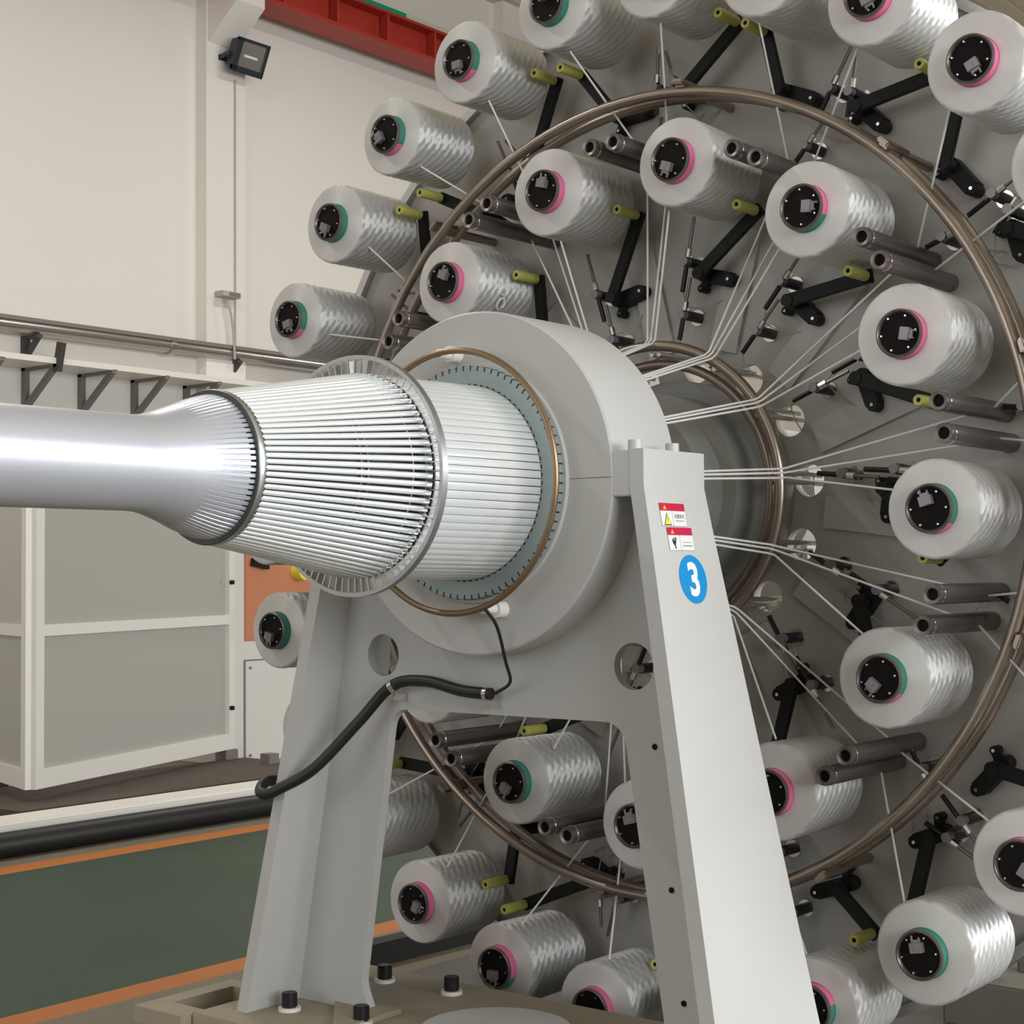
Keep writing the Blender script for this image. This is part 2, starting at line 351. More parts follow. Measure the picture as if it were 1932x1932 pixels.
jb = empty('junction_box', (-9.79, 7.56, ZA+2.52)); tag(jb, 'small grey lamp box on the wall below the floodlight', 'box')
MB().box((0, 0, 0), (0.12, 0.24, 0.055)).build('box_body', 'cable_grey', jb, smooth=0, bevel=0.006)
MB().box((0.063, 0.03, 0), (0.008, 0.13, 0.035)).build('lens', 'lamp_reflector', jb, smooth=0)
MB().tube([(0, -0.02, -0.03), (0.02, 0.02, -0.18), (0.02, 0.05, -0.35), (0.02, 0.07, -0.62)], 0.012, 6).build('box_cable', 'cable_grey', jb)

# zinc pipe on wall brackets
wp = empty('wall_pipe', (-9.8, 6, ZA+1.95)); tag(wp, 'shiny zinc pipe on small brackets along the cream wall', 'pipe')
at0(wp, MB().cyl((-9.84, 0, ZA+1.955), (-9.84, 15, ZA+1.955), 0.062, 20), 'pipe', 'pipe_zinc')
at0(wp, MB().box((-9.84, 7.5, ZA+2.02), (0.10, 15, 0.035)), 'cable_duct', 'bracket_grey', smooth=0)
at0(wp, MB().cyl((-9.84, 6.86, ZA+1.955), (-9.84, 6.92, ZA+1.955), 0.078, 20), 'coupling', 'pipe_zinc')
for y in (3.1, 5.40, 7.70, 10.0, 12.3):
    at0(wp, MB().box((-9.97, y, ZA+1.79), (0.04, 0.07, 0.22)).bar((-9.97, y, ZA+1.71), (-9.78, y, ZA+1.885), 0.05, 0.03).box((-9.88, y, ZA+1.885), (0.22, 0.06, 0.03)), 'bracket', 'bracket_dark', smooth=0)
# pale shelf tray on triangular wall brackets
st = empty('wall_shelf', (-9.8, 6, ZA+1.66)); tag(st, 'long pale shelf on triangular brackets below the wall pipe', 'shelf')
at0(st, MB().box((-9.75, 3.9, ZA+1.645), (0.5, 8.8, 0.05)), 'shelf_board', 'frame_white', smooth=0)
for y in (4.25, 4.85, 5.40, 5.99, 6.58, 7.2):
    at0(st, MB().box((-9.97, y, ZA+1.45), (0.05, 0.05, 0.34)).bar((-9.96, y, ZA+1.28), (-9.52, y, ZA+1.62), 0.05, 0.04).box((-9.75, y, ZA+1.61), (0.5, 0.05, 0.03)), 'shelf_bracket', 'bracket_grey', smooth=0)
at0(st, MB().bar((-9.52, 5.40, ZA+1.56), (-9.46, 5.40, ZA+1.80), 0.07, 0.05), 'upright', 'bracket_dark', smooth=0)

# ================================================================== guard enclosure, cabinet, black pipe at the far side of the aisle
def leaf(parent, c, d, length, z0, z1, zm, post=0.07):
    d = Vector(d).normalized(); n = Vector((d.y, -d.x, 0)); R3 = Matrix((d, n, Vector((0, 0, 1)))).transposed()
    def bx(a0, a1, b0, b1, t, name, m, off=0.0):
        p = c+d*((a0+a1)/2)+n*off; return at0(parent, MB().box((p.x, p.y, (b0+b1)/2), (a1-a0, t, b1-b0), R3), name, m, smooth=0)
    bx(0, post, z0, z1, 0.06, 'stile', 'frame_white'); bx(length-post, length, z0, z1, 0.06, 'stile', 'frame_white')
    for a, b in ((z0, z0+0.10), (zm-0.03, zm+0.03), (z1-0.07, z1)): bx(post, length-post, a, b, 0.056, 'rail', 'frame_white')
    bx(post, length-post, zm+0.03, z1-0.07, 0.012, 'upper_pane', 'panel_glass', 0.0); bx(post, length-post, z0+0.10, zm-0.03, 0.012, 'lower_panel', 'panel_matte', 0.0)
ge = empty('guard_enclosure', (-5.076, 2.012, 0.0)); tag(ge, 'white framed guard enclosure with grey panes across the aisle', 'enclosure')
cc = Vector((-5.076, 2.012, 0)); Z0 = ZA-1.28
leaf(ge, cc, (-0.323, 0.946, 0), 2.07, Z0, ZA+0.42, ZA-0.465)
leaf(ge, cc, (-0.958, 0.286, 0), 1.6, Z0, ZA+0.42, ZA-0.465)
dR = Vector((-0.323, 0.946, 0)); q = cc+dR*2.02
at0(ge, MB().box((q.x, q.y, Z0/2+0.0), (0.10, 0.10, Z0)), 'foot', 'bracket_grey', smooth=0)
at0(ge, MB().box((cc.x-0.75, cc.y+0.3, Z0/2), (0.10, 0.10, Z0)), 'foot', 'bracket_grey', smooth=0)
at0(ge, MB().box((cc.x-0.25, cc.y+1.9, Z0/2), (0.08, 0.08, Z0)), 'foot', 'bracket_grey', smooth=0)
for z in (ZA-0.23, ZA-1.02):
    p = cc+dR*2.01+Vector((0.946, 0.323, 0))*0.035
    at0(ge, MB().cyl(p+Vector((0, 0, z)), p+Vector((0.02, 0.007, z)), 0.014, 8), 'latch_knob', 'black_iron')
tag(MB().box((-5.25, 2.9, 0.03), (0.9, 2.3, 0.06)).build('floor_pallet', 'wood_dark', smooth=0, bevel=0.01), 'dark low platform on the floor under the guard enclosure', 'platform')

cab = empty('machine_cabinet', (-6.2, 5.2, 0)); tag(cab, 'white machine cabinet with orange panel behind the left stand leg', 'cabinet')
at0(cab, MB().box((-6.20, 5.30, 0.91), (0.9, 2.64, 1.82)), 'cabinet_body', 'cabinet_white', smooth=0, bevel=0.01)
at0(cab, MB().box((-5.745, 4.62, ZA-0.312), (0.012, 1.06, 0.594)), 'orange_panel', 'orange_panel', smooth=0, bevel=0.004)
at0(cab, MB().box((-5.747, 4.40, ZA-1.06), (0.008, 0.63, 0.665)), 'cover_seal', 'bracket_grey', smooth=0)
at0(cab, MB().box((-5.744, 4.40, ZA-1.06), (0.010, 0.61, 0.645)), 'cover_plate', 'cabinet_white', smooth=0, bevel=0.003)
for y in (4.13, 4.67):
    for z in (-1.34, -0.78):
        at0(cab, MB().cyl((-5.74, y, ZA+z), (-5.732, y, ZA+z), 0.010, 8), 'screw', 'bracket_grey')
at0(cab, MB().bar((-5.71, 4.13, ZA-0.10), (-5.71, 4.26, ZA-0.125), 0.035, 0.05), 'catch', 'black_iron', smooth=0)
at0(cab, MB().cyl((-5.74, 4.55, ZA-0.16), (-5.66, 4.55, ZA-0.16), 0.06, 20), 'yellow_knob', 'sticker_yellow')
tag(MB().box((-4.30, 4.5, 0.06), (0.22, 8.6, 0.12)).build('base_rail', 'frame_white', smooth=0, bevel=0.008), 'low cream rail along the floor beside the black pipe', 'rail')
tag(MB().cyl((-4.02, -0.5, 0.056), (-4.02, 7.5, 0.056), 0.056, 28).build('black_pipe', 'black_rubber'), 'long thick black pipe lying along the aisle edge', 'pipe')

# ================================================================== creel wheel
def Zv(v): return Vector((v[0], v[1], v[2]+ZA))
SD = 0.33                                                     # front of the wheel disc
A_IN, ST = math.degrees(0.20022), 360/13
A_OUT = math.degrees(0.077565)
wheel = empty('yarn_creel', (0, SD, ZA)); tag(wheel, 'large grey creel wheel with two steel guide hoops carrying all yarn spools', 'yarn creel')
def wpart(mb, name, m, **k): return at0(wheel, mb, name, m, **k)
me = plate_mesh('disc', [circ(0, 0, 1.262, 160)]+[circ(0.315*math.sin(math.radians(A_IN+k*ST-9.5)), 0.315*math.cos(math.radians(A_IN+k*ST-9.5)), 0.038, 28) for k in range(13)], 0.03, 'disc_paint')
d = link('disc', me, wheel)
MBr = MB().lathe([(1.262, -0.02), (1.285, -0.02), (1.285, -0.008), (1.275, 0.0), (1.285, 0.008), (1.285, 0.022), (1.275, 0.03), (1.285, 0.038), (1.285, 0.055), (1.262, 0.055)], 160, closed=True)
MBr.build('disc_rim', 'aluminium', wheel)
for k in range(13):                                           # flat radial bars welded on the disc
    a = A_IN+k*ST+3.0
    wpart(MB().bar(Zv(pol(0.36, a, SD-0.006)), Zv(pol(0.66, a, SD-0.006)), 0.075, 0.012), 'radial_bar', 'bar_paint', smooth=0)
# guide hoops
def hoop(R, s, r, name, m='ring_steel', seg=128):
    prof = [(R+r*math.cos(2*PI*i/14), s+r*math.sin(2*PI*i/14)) for i in range(14)]
    return wpart(MB().lathe(prof, seg, closed=True, z0=ZA), name, m)
hoop(0.934, 0.107, 0.0125, 'large_hoop'); hoop(0.936, 0.172, 0.0125, 'large_hoop')
hoop(0.348, 0.132, 0.0125, 'small_hoop', seg=96); hoop(0.307, 0.162, 0.0115, 'small_hoop', seg=96)
for a in (-41.5, 7.0, 41.0, 74, 110, 151.5, -172, -140, -106, -74):
    p = MB().cyl(Zv(pol(0.945, a, 0.10)), Zv(pol(0.945, a, SD)), 0.0115, 12)
    o = wpart(p, 'hoop_post', 'ring_steel')
    wpart(MB().bar(Zv(pol(0.955, a, 0.085)), Zv(pol(0.955, a, 0.195)), 0.03, 0.012, pol(1, a, 0)), 'hoop_clamp', 'ring_steel', smooth=0, bevel=0.003)
for k in range(13):
    b = A_IN+k*ST
    for dr in (-7.8, -11.2):
        wpart(MB().cyl(Zv(pol(0.330, b+dr, 0.145)), Zv(pol(0.330, b+dr, SD+0.03)), 0.006, 10), 'hoop_rod', 'chrome')
# guide tubes between the inner spools
g0 = None
for k in range(13):
    for dr in (12.2, -10.8):
        if g0 is None:
            mb = MB().lathe([(0.0, 0.010), (0.0125, 0.010), (0.0125, 0.0), (0.0195, -0.002), (0.0205, 0.002), (0.0205, 0.350), (0.0, 0.350)], 20)
            g0 = mb.mesh('guide_tube', 'tube_steel')
            cap = MB().lathe([(0.0, 0.0085), (0.0122, 0.0085), (0.0122, 0.0092), (0, 0.0092)], 16).mesh('bore', 'bore_black')
            ringm = MB().lathe([(0.0207, 0.016), (0.0213, 0.017), (0.0213, 0.021), (0.0207, 0.022)], 20).mesh('band', 'chrome')
        o = link('guide_tube', g0, wheel); o.location = pol(0.803, A_IN+k*ST+dr, -0.02-SD)
        for nm, m_ in (('bore', cap), ('band', ringm)): link(nm, m_, o)
# stepped hub drum between the wheel and the winding stand
for i, prof in enumerate(([(0.0, .33), (0.275, .33), (0.275, .24), (0.0, .24)], [(0.0, .24), (0.235, .24), (0.235, .13), (0.0, .13)], [(0, .13), (0.20, .13), (0.20, .03), (0, .03)], [(0, .03), (0.150, .03), (0.150, -.29), (0, -.29)])):
    wpart(MB().lathe(prof, 72, z0=ZA), 'hub_drum', 'hub_grey')
wpart(MB().cyl((0, 0.36, ZA), (0, 0.95, ZA), 0.11, 32), 'rear_shaft', 'aluminium')
ped = empty('creel_pedestal', (0, 0.75, 0)); tag(ped, 'grey bearing pedestal standing behind the creel wheel', 'pedestal')
at0(ped, MB().prism([(-0.40, 0.60, 0), (0.20, 0.60, 0), (0.16, 0.60, ZA-0.115), (-0.2, 0.60, ZA-0.115)], (0, 0.3, 0)), 'pedestal_body', 'disc_paint', smooth=0)
at0(ped, MB().lathe([(0.112, 0.58), (0.19, 0.58), (0.19, 0.92), (0.112, 0.92)], 40, closed=True, z0=ZA), 'bearing', 'disc_paint')

# ------------------------------------------------------------------ yarn spools
CLOCK = {-2: 'half past ten', -1: 'half past eleven', 0: 'quarter past twelve', 1: 'quarter past one', 2: 'quarter past two', 3: 'three', 4: 'four', 5: 'five', 6: 'six', 7: 'seven', 8: 'quarter to eight', 9: 'quarter to nine', 10: 'half past nine'}
rnd = random.Random(4)
L0 = 0.217
def yarn_profile(r, s0=0.026):
    e = 0.007; p = [(0.0515, s0-0.003), (0.070, s0-0.001)]
    p += [(r-e-0.0005, s0+0.0005)]+[(r-e+e*math.sin(t*PI/8), s0+0.0005+e*(1-math.cos(t*PI/8))) for t in range(1, 5)]
    n = 22
    for i in range(1, n):
        s = s0+e+(L0-e)*i/n; p.append((r-0.002*(i/n)+0.0006*math.sin(i*1.9), s))
    p += [(r-0.004, s0+L0), (r-0.012, s0+L0+0.006), (0.0515, s0+L0+0.008)]
    return p
yarn_meshes = []
for r in (0.1035, 0.1055, 0.1015):
    mb = MB().lathe(yarn_profile(r), 64)
    me = mb.mesh('yarn', ['yarn_package', 'yarn_face'], 50)
    for p in me.polygons:
        if p.center.y < 0.0275: p.material_index = 1
    yarn_meshes.append(me)
def tube_mesh(arcs):                                          # arcs in degrees (0 = up, clockwise seen from the front) that are green
    mb = MB().lathe([(0.0475, 0.003), (0.0500, 0.003), (0.0508, 0.005), (0.0508, 0.262), (0.0475, 0.262)], 48)
    me = mb.mesh('core_tube', ['tube_pink', 'tube_green'])
    for p in me.polygons:
        a = math.degrees(math.atan2(p.center.x, p.center.z)) % 360
        if any((lo <= a <= hi) for lo, hi in arcs): p.material_index = 1
    return me
TUBES = {'p': tube_mesh([]), 'g': tube_mesh([(0, 360)]), 'gp': tube_mesh([(0, 125), (215, 360)]), 'pg': tube_mesh([(112, 215)]), 'tg': tube_mesh([(75, 215)])}
chuck_me = MB().lathe([(0, 0.004), (0.042, 0.004), (0.0425, 0.004)], 40).lathe([(0.0, 0.030), (0.047, 0.030), (0.047, 0.0045), (0.0, 0.0045)], 40).mesh('chuck', 'bore_black')
crim_me = MB().lathe([(0.0425, 0.006), (0.0435, 0.0), (0.0465, -0.003), (0.0500, -0.001), (0.0507, 0.006)], 40, closed=True).mesh('chuck_rim', 'chuck_rim')
pins = MB()
for i in range(6):
    a = 360/6*i+12; pins.cyl(pol(0.0375, a, -0.003), pol(0.0375, a, 0.006), 0.0022, 6)
pins_me = pins.mesh('chuck_pins', 'pin_metal')
cm = MB(); cm.box((0.0, -0.004, -0.016), (0.026, 0.014, 0.020)); cm.box((-0.004, -0.009, -0.017), (0.012, 0.006, 0.017)); cm.box((0.0, -0.003, -0.029), (0.018, 0.007, 0.006)); cm.cyl((0.008, -0.004, -0.026), (0.008, -0.004, -0.040), 0.0025, 6); cm.cyl((-0.007, -0.004, -0.026), (-0.007, -0.004, -0.036), 0.002, 6)
clip_me = cm.mesh('spool_clip', 'clip_metal', smooth=0)
def spool(R, deg, col, clip, label, group, i, ds=0.0):
    e = empty('yarn_spool', Zv(pol(R, deg, ds))); tag(e, label, 'yarn spool', group)
    y = link('yarn', yarn_meshes[i % 3], e); y.rotation_euler = (0, rnd.uniform(0, 6.28), 0)
    link('core_tube', TUBES[col], e)
    ch = link('chuck', chuck_me, e); link('chuck_rim', crim_me, ch)
    p = link('chuck_pins', pins_me, ch); p.rotation_euler = (0, rnd.uniform(0, 1), 0); p['kind'] = 'stuff'
    c = link('spool_clip', clip_me, e); c.rotation_euler = (0, math.radians(clip), 0)
    return e
# clip angles: 0 = clip hangs below the centre; positive turns it towards the left of the photo
INNER = {
 -2: ('p', 205, 'pink-cored white yarn spool just above the housing, with a snagged yarn loop'),
 -1: ('p', 195, 'pink-cored white yarn spool of the inner circle, left of its topmost spool'),
 0: ('p', 20, 'pink-cored white yarn spool, topmost of the inner circle'),
 1: ('pg', -85, 'white yarn spool with pink and green core, right of the topmost inner spool'),
 2: ('p', -80, 'pink-cored white yarn spool of the inner circle at two o\'clock'),
 3: ('gp', 165, 'green-cored white yarn spool of the inner circle at three o\'clock'),
 4: ('gp', 40, 'green-cored white yarn spool of the inner circle at four o\'clock'),
 5: ('p', 60, 'pink-cored white yarn spool half hidden right of the right stand leg'),
 6: ('p', 165, 'pink-cored white yarn spool in the stand opening, cut off by the right leg'),
 7: ('g', 30, 'green-cored white yarn spool, large in the middle of the stand opening'),
 8: ('g', 40, 'white yarn spool peeking out below the stand crossplate near the left leg'),
 9: ('p', 10, 'white yarn spool of the inner circle hidden behind the tape winder'),
 10: ('p', 0, 'white yarn spool of the inner circle hidden behind the tape winder'),
}
for k, (col, cl_, lab) in INNER.items():
    e = spool(0.7575, A_IN+k*ST, col, cl_, lab, 'inner circle of yarn spools', k+2)
    if k == -2:                                               # the snagged loop standing off the winding
        c0 = math.radians(27); nr = Vector((math.cos(c0), 0, -math.sin(c0))); tn = Vector((math.sin(c0), 0, math.cos(c0))); ax = Vector((0, 1, 0)); p0 = nr*0.108+ax*0.105
        lp = [p0+tn*(0.021*math.cos(t)*(1-0.06*t))+ax*(0.017*math.sin(t)*(1-0.06*t))+nr*(0.0015*t) for t in [i*0.3 for i in range(34)]]
        MB().tube(lp, 0.0022, 6).build('yarn_loop', 'yarn_strand', e)
BEY = 'white yarn spool of the outer circle beyond the right picture edge'
OUTER = {
 17: ('g', 15, 'white yarn spool almost hidden behind the left edge of the left stand leg'),
 18: ('g', 15, 'green-cored white yarn spool left of the left stand leg, before the orange panel'),
 19: ('g', 15, 'white yarn spool of the outer circle hidden behind the tape winder'),
 20: ('gp', 15, 'white yarn spool of the outer circle hidden behind the tape winder'),
 21: ('gp', -15, 'green and pink cored white yarn spool, first one above the tape winder'),
 22: ('g', 25, 'green-cored white yarn spool, second of the outer circle above the tape winder'),
 23: ('gp', 65, 'green and pink cored white yarn spool, third above the tape winder'),
 24: ('gp', -5, 'green-cored white yarn spool of the outer circle touching the end of the red girder'),
 25: ('tg', 170, 'white yarn spool with half-seen green core at the top edge, right of the girder'),
 0: ('p', 0, 'left one of two coreless-looking white spools cut by the top edge'),
 1: ('p', 0, 'right one of two coreless-looking white spools cut by the top edge'),
 2: ('p', -20, 'pink-cored white yarn spool cut by the top edge, left of the upper right spool'),
 3: ('p', -25, 'large pink-cored white yarn spool in the upper right corner'),
 4: ('p', 0, 'sliver of a white yarn spool at the right edge below the upper right spool'),
 5: ('p', 0, BEY), 6: ('g', 0, BEY), 7: ('g', 0, BEY), 8: ('p', 0, BEY),
 9: ('p', -60, 'pink-cored white yarn spool cut by the right edge at the lower right'),
 10: ('g', 170, 'green-cored white yarn spool with strong shine in the lower right corner'),
 11: ('tg', 0, 'white yarn spool at the bottom edge just right of the right stand leg'),
 12: ('p', 0, 'white yarn spool at the bottom edge hidden behind the right stand leg'),
 13: ('pg', 0, 'white yarn spool at the bottom edge just left of the right stand leg'),
 14: ('pg', 0, 'pink-cored white yarn spool partly sunk behind the base plate edge'),
 15: ('p', -70, 'pink-cored white yarn spool right of the foot of the left stand leg'),
 16: ('g', 0, 'white yarn spool showing only its shiny body right of the left stand leg'),
}
for k, (col, cl_, lab) in OUTER.items():
    spool(1.1924, A_OUT+k*ST/2, col, cl_, lab, 'outer circle of yarn spools', k)

# ------------------------------------------------------------------ tension arms with yellow rollers
roll_me = MB().lathe([(0.0045, 0.003), (0.0055, 0.0), (0.0115, 0.0), (0.0125, 0.002), (0.0125, 0.082), (0.010, 0.085), (0.0, 0.085)], 18).mesh('roller', 'roller_yellow')
pinm = MB().lathe([(0, 0.002), (0.0047, 0.002), (0.0047, 0.006), (0, 0.006)], 10).mesh('roller_pin', 'bore_black')
def arm_proto(R0, roll, pivot, ear, lab, grp, name='tension_arm'):
    """built for a spool at 12 o'clock: roll, pivot, ear = (radius, degrees from the spool)"""
    e = empty(name, Zv((0, SD, 0))); tag(e, lab, 'tension arm', grp); o3 = Vector((0, SD, 0))
    pr, pp, pe = pol(*roll, 0.225)-o3, pol(*pivot, 0.262)-o3, pol(*ear, 0.30)-o3
    d = (pe-pp); d.y = 0; dn = d.normalized(); sd = Vector((dn.z, 0, -dn.x))
    base = pp.copy(); base.y = -0.022
    ends = base+d
    mb = MB().bar(base-dn*0.012, ends, 0.035, 0.042); mb.cyl(Vector((ends.x, -0.043, ends.z)), Vector((ends.x, -0.001, ends.z)), 0.015, 14); mb.cyl(Vector((base.x, -0.045, base.z))-dn*0.01, Vector((base.x, -0.001, base.z))-dn*0.01, 0.017, 14)
    mb.bar(base, base+sd*0.03-dn*0.012, 0.018, 0.02); mb.cyl(base+sd*0.033-dn*0.014-Vector((0, 0.012, 0)), base+sd*0.033-dn*0.014+Vector((0, 0.02, 0)), 0.010, 12)
    b = mb.build('bracket', 'black_iron', e, bevel=0.002)
    for q, r in ((ends, 0.004), (base+sd*0.033-dn*0.014, 0.004)):
        y = -0.047 if q is ends else -0.037
        MB().cyl(Vector((q.x, y, q.z)), Vector((q.x, y+0.006, q.z)), r, 8).build('bolt', 'chrome', b)
    MB().cyl(Vector((pp.x, -0.085, pp.z)), Vector((pp.x, -0.03, pp.z)), 0.015, 16).build('pivot', 'black_iron', e)
    top = pr+Vector((0, 0.012, 0)); low = Vector((pp.x, -0.074, pp.z))
    MB().bar(low, top+(top-low).normalized()*0.012, 0.031, 0.014).build('arm', 'black_iron', e, smooth=0, bevel=0.002)
    r = link('roller', roll_me, e); r.location = Vector((pr.x, pr.y-0.085, pr.z)); link('roller_pin', pinm, r)
    return e
pi_ = arm_proto(0.7575, (0.695, 8.6), (0.535, -4.3), (0.53, 2.4), '', 'tension arms of the inner spools')
po_a = arm_proto(1.19, (1.122, 5.6), (0.985, -2.7), (0.97, 0.4), '', 'tension arms of the outer spools')
po_b = arm_proto(1.19, (1.098, -4.2), (0.980, -1.2), (0.975, 3.0), '', 'tension arms of the outer spools')
IN_ARM = {-2: 'black lever with yellow roller on the inner spool just above the housing', -1: 'black lever with yellow roller below the inner spool left of the topmost',
 0: 'black lever with yellow roller below the topmost inner spool', 1: 'black lever with yellow roller under the pink and green cored inner spool', 2: 'black lever with yellow roller under the two o\'clock inner spool',
 3: 'black lever left of the green-cored inner spool level with the stand top', 4: 'black lever left of the lower right green-cored inner spool', 5: 'black lever above the inner spool behind the right stand leg',
 7: 'black lever with yellow roller on top of the spool in the stand opening'}
OUT_ARM = {25: 'black lever with yellow roller at the top left above the hoop, right of its neighbour', 24: 'black lever with yellow roller on the outer spool next to the red girder', 23: 'black lever with yellow roller below the third outer spool up from the winding head',
 22: 'black lever with yellow roller beside the second outer spool up from the winding head', 0: 'black lever with yellow roller at the top edge leaning right', 1: 'black lever at the top edge leaning left, next to the right-leaning one',
 2: 'black lever with yellow roller beside the upper right spool', 3: 'black lever hanging down under the upper right spool', 4: 'black lever near the right edge below the hoop clamp', 15: 'black lever with yellow roller on the spool right of the left leg foot', 14: 'black lever with yellow roller between the two lower outer spools',
 16: 'black lever with yellow roller above the spool body by the left leg', 10: 'black lever left of the lower right corner spool', 9: 'black lever near the lower right hoop curve', 13: 'black lever with yellow roller at the bottom by the right leg', 11: 'black lever below the hoop right of the right leg'}
def place(proto, deg, label, first):
    o = proto if first else copy_tree(proto); o.rotation_euler = (0, math.radians(deg), 0); o['label'] = label; return o
for j, k in enumerate(list(range(-2, 11))):
    place(pi_, A_IN+k*ST, IN_ARM.get(k, 'black tension lever of the hidden inner spool at %s' % CLOCK[k]), False)
for k in range(26):
    place(po_a if k % 2 == 0 else po_b, A_OUT+k*ST/2, OUT_ARM.get(k, 'black tension lever of an outer spool hidden or out of view'), False)
def drop(o):
    for ch in [x for x in bpy.data.objects if x.parent == o]: drop(ch)
    bpy.data.objects.remove(o)
for o in (pi_, po_a, po_b): drop(o)

# ------------------------------------------------------------------ small guide posts on the disc
def post_proto(R, rod_len=0.12, tilt=0.0):
    e = empty('guide_post', Zv((0, SD, 0))); tag(e, '', 'guide post', 'yarn guide posts on the wheel disc')
    p = pol(R, 0, 0)
    MB().lathe([(0, -0.006), (0.020, -0.006), (0.022, 0), (0, 0)], 20).build('flange', 'chrome', e).location = p
    MB().cyl(p+Vector((0, -0.062, 0)), p+Vector((0, -0.004, 0)), 0.0125, 16).build('sleeve', 'black_plastic', e)
    MB().cyl(p+Vector((0, -0.084, 0)), p+Vector((0, -0.062, 0)), 0.011, 14).build('collar', 'clip_metal', e)
    rd = Vector((math.sin(tilt), 0, math.cos(tilt))); c = p+Vector((0.004, -0.073, 0))
    MB().cyl(c-rd*rod_len*0.62, c-rd*0.012, 0.006, 8).build('black_rod', 'black_plastic', e)
    MB().cyl(c+rd*0.010, c+rd*rod_len*0.9, 0.0042, 8).build('rod', 'tube_steel', e)
    MB().cyl(c+rd*0.010, c+rd*0.03, 0.008, 8).build('nut', 'chrome', e)
    MB().tube(bez([c-rd*rod_len*0.6, c-rd*rod_len*0.9+Vector((0.01, 0.03, 0)), p+Vector((0.05, -0.02, -0.10)), p+Vector((0.09, -0.003, -0.07))], 6), 0.0016, 5).build('wire', 'cable_grey', e)
    return e
POSTS = [(0.565, -8.6, 0.12, 0.15, 'upper inner guide post below a spool'), (0.437, -9.2, 0.10, 0.18, 'guide post closest to the small hoop'),
         (1.005, 13.2, 0.11, 0.1, 'right guide post outside the large hoop'), (0.868, 12.6, 0.07, 0.3, 'guide post just inside the large hoop'), (1.01, -11.6, 0.09, -0.3, 'left guide post outside the large hoop')]
for R, rel, rl_, tl, lab in POSTS:
    pr = post_proto(R, rl_, tl)
    for k in range(-2, 11):
        o = copy_tree(pr); o.rotation_euler = (0, math.radians(A_IN+k*ST+rel), 0); o['label'] = 'black %s, wheel position %s' % (lab, CLOCK[k])
        o['group'] = 'yarn guide posts on the creel disc'
    drop(pr)

# ------------------------------------------------------------------ yarn strands
def strand(pts, lab, grp, r=0.0025):
    o = MB().tube([Zv(p) for p in pts], r, 6).build('yarn_strand', 'yarn_strand'); tag(o, lab, 'yarn', grp); return o
def hoop_to_stand(a, s=0.118):
    return [pol(0.3635, a, s+0.012), pol(0.352, a, s), pol(0.215, a+1.5, -0.285)]
for k in range(-2, 11):
    b = A_IN+k*ST
    for off, tr, rr, sd in ((-7.03, -10.8, -10.0, 'left'), (6.82, 12.2, 16.2, 'right')):
        strand([pol(1.091, b+off, 0.07), pol(0.8245, b+tr, 0.215), pol(0.80, b+tr, 0.222)]+hoop_to_stand(b+rr), 'white strand from the %s outer spool of the pair at %s' % (sd, CLOCK[k]), 'yarn strands')
    strand([pol(0.655, b-3.0, 0.08)]+hoop_to_stand(b-8.2), 'white strand from the inner spool at %s to the small hoop' % CLOCK[k], 'yarn strands')

# ================================================================== winding stand
stand = empty('winding_stand', (0, -0.41, 0)); tag(stand, 'cream steel A-shaped machine stand with round bearing housing, in the foreground', 'machine stand')
def sp(mb, name, m='stand_paint', **k): return at0(stand, mb, name, m, **k)
ZB = ZA-1.15                                                  # top of the base plate
def XO(z): 
    return 0.420 if z > -0.02 else 0.424+(0.632-0.424)*(-z-0.04)/(1.12)
def SF(z): return -0.52 if z > -0.04 else -0.52-0.07*(-z-0.04)/1.12
def SB(z): return -0.305 if z > -0.04 else -0.305+0.09*(-z-0.04)/1.04
for sgn in (1, -1):                                           # slanted side plates
    mb = MB(); zs = [0.05, -0.02, -0.10, -0.20, -0.45, -0.80, -1.15]; T = 0.032
    rows = []
    for z in zs:
        x = XO(z); xi = x-T; rows.append([mb.bm.verts.new((sgn*a, b, z+ZA)) for a, b in ((x, SF(z)), (x, SB(z)), (xi, SB(z)), (xi, SF(z)))])
    for A, B in zip(rows, rows[1:]):
        for i in range(4): mb.bm.faces.new((A[i], A[(i+1) % 4], B[(i+1) % 4], B[i]))
    mb.bm.faces.new(rows[0]); mb.bm.faces.new(rows[-1][::-1])
    sp(mb, 'side_plate', smooth=30, bevel=0.0025)
    sp(MB().box((sgn*0.3665, -0.4120, ZA+0.0045), (0.049, 0.213, 0.087)), 'shoulder', smooth=0, bevel=0.002)
    for y in (-0.502, -0.372):
        sp(MB().cyl((sgn*0.389, y, ZA+0.047), (sgn*0.389, y, ZA+0.068), 0.0135, 18), 'cap_bolt')
# web plate with the trapezoid opening and two round holes
def rounded(pts, rad, n=6):
    out = []; m = len(pts)
    for i in range(m):
        p, a, b = Vector(pts[i]), Vector(pts[i-1]), Vector(pts[(i+1) % m]); u, v = (a-p).normalized(), (b-p).normalized()
        r = rad[i]
        if r == 0: out.append(tuple(p)); continue
        ang = u.angle(v); t = r/math.tan(ang/2); c = p+(u+v).normalized()*(r/math.sin(ang/2)); s, e = p+u*t, p+v*t
        for k in range(n+1):
            q = (s*(1-k/n)+e*(k/n)); q = c+(q-c).normalized()*r; out.append(tuple(q))
    return out
hw = [(0.395, 0.02), (0.402, -0.10), (0.602, -1.149), (0.375, -1.149), (0.402, -1.09), (0.306, -0.478)]
ow = rounded([(-x, z) for x, z in hw][::-1]+hw, [0.05, 0.06, 0, 0, 0, 0, 0, 0, 0, 0, 0.06, 0.05])
web = link('web_plate', plate_mesh('web_plate', [ow, circ(0.332, -0.367, 0.046, 32), circ(-0.332, -0.362, 0.046, 32)], 0.022, 'stand_paint'), stand)
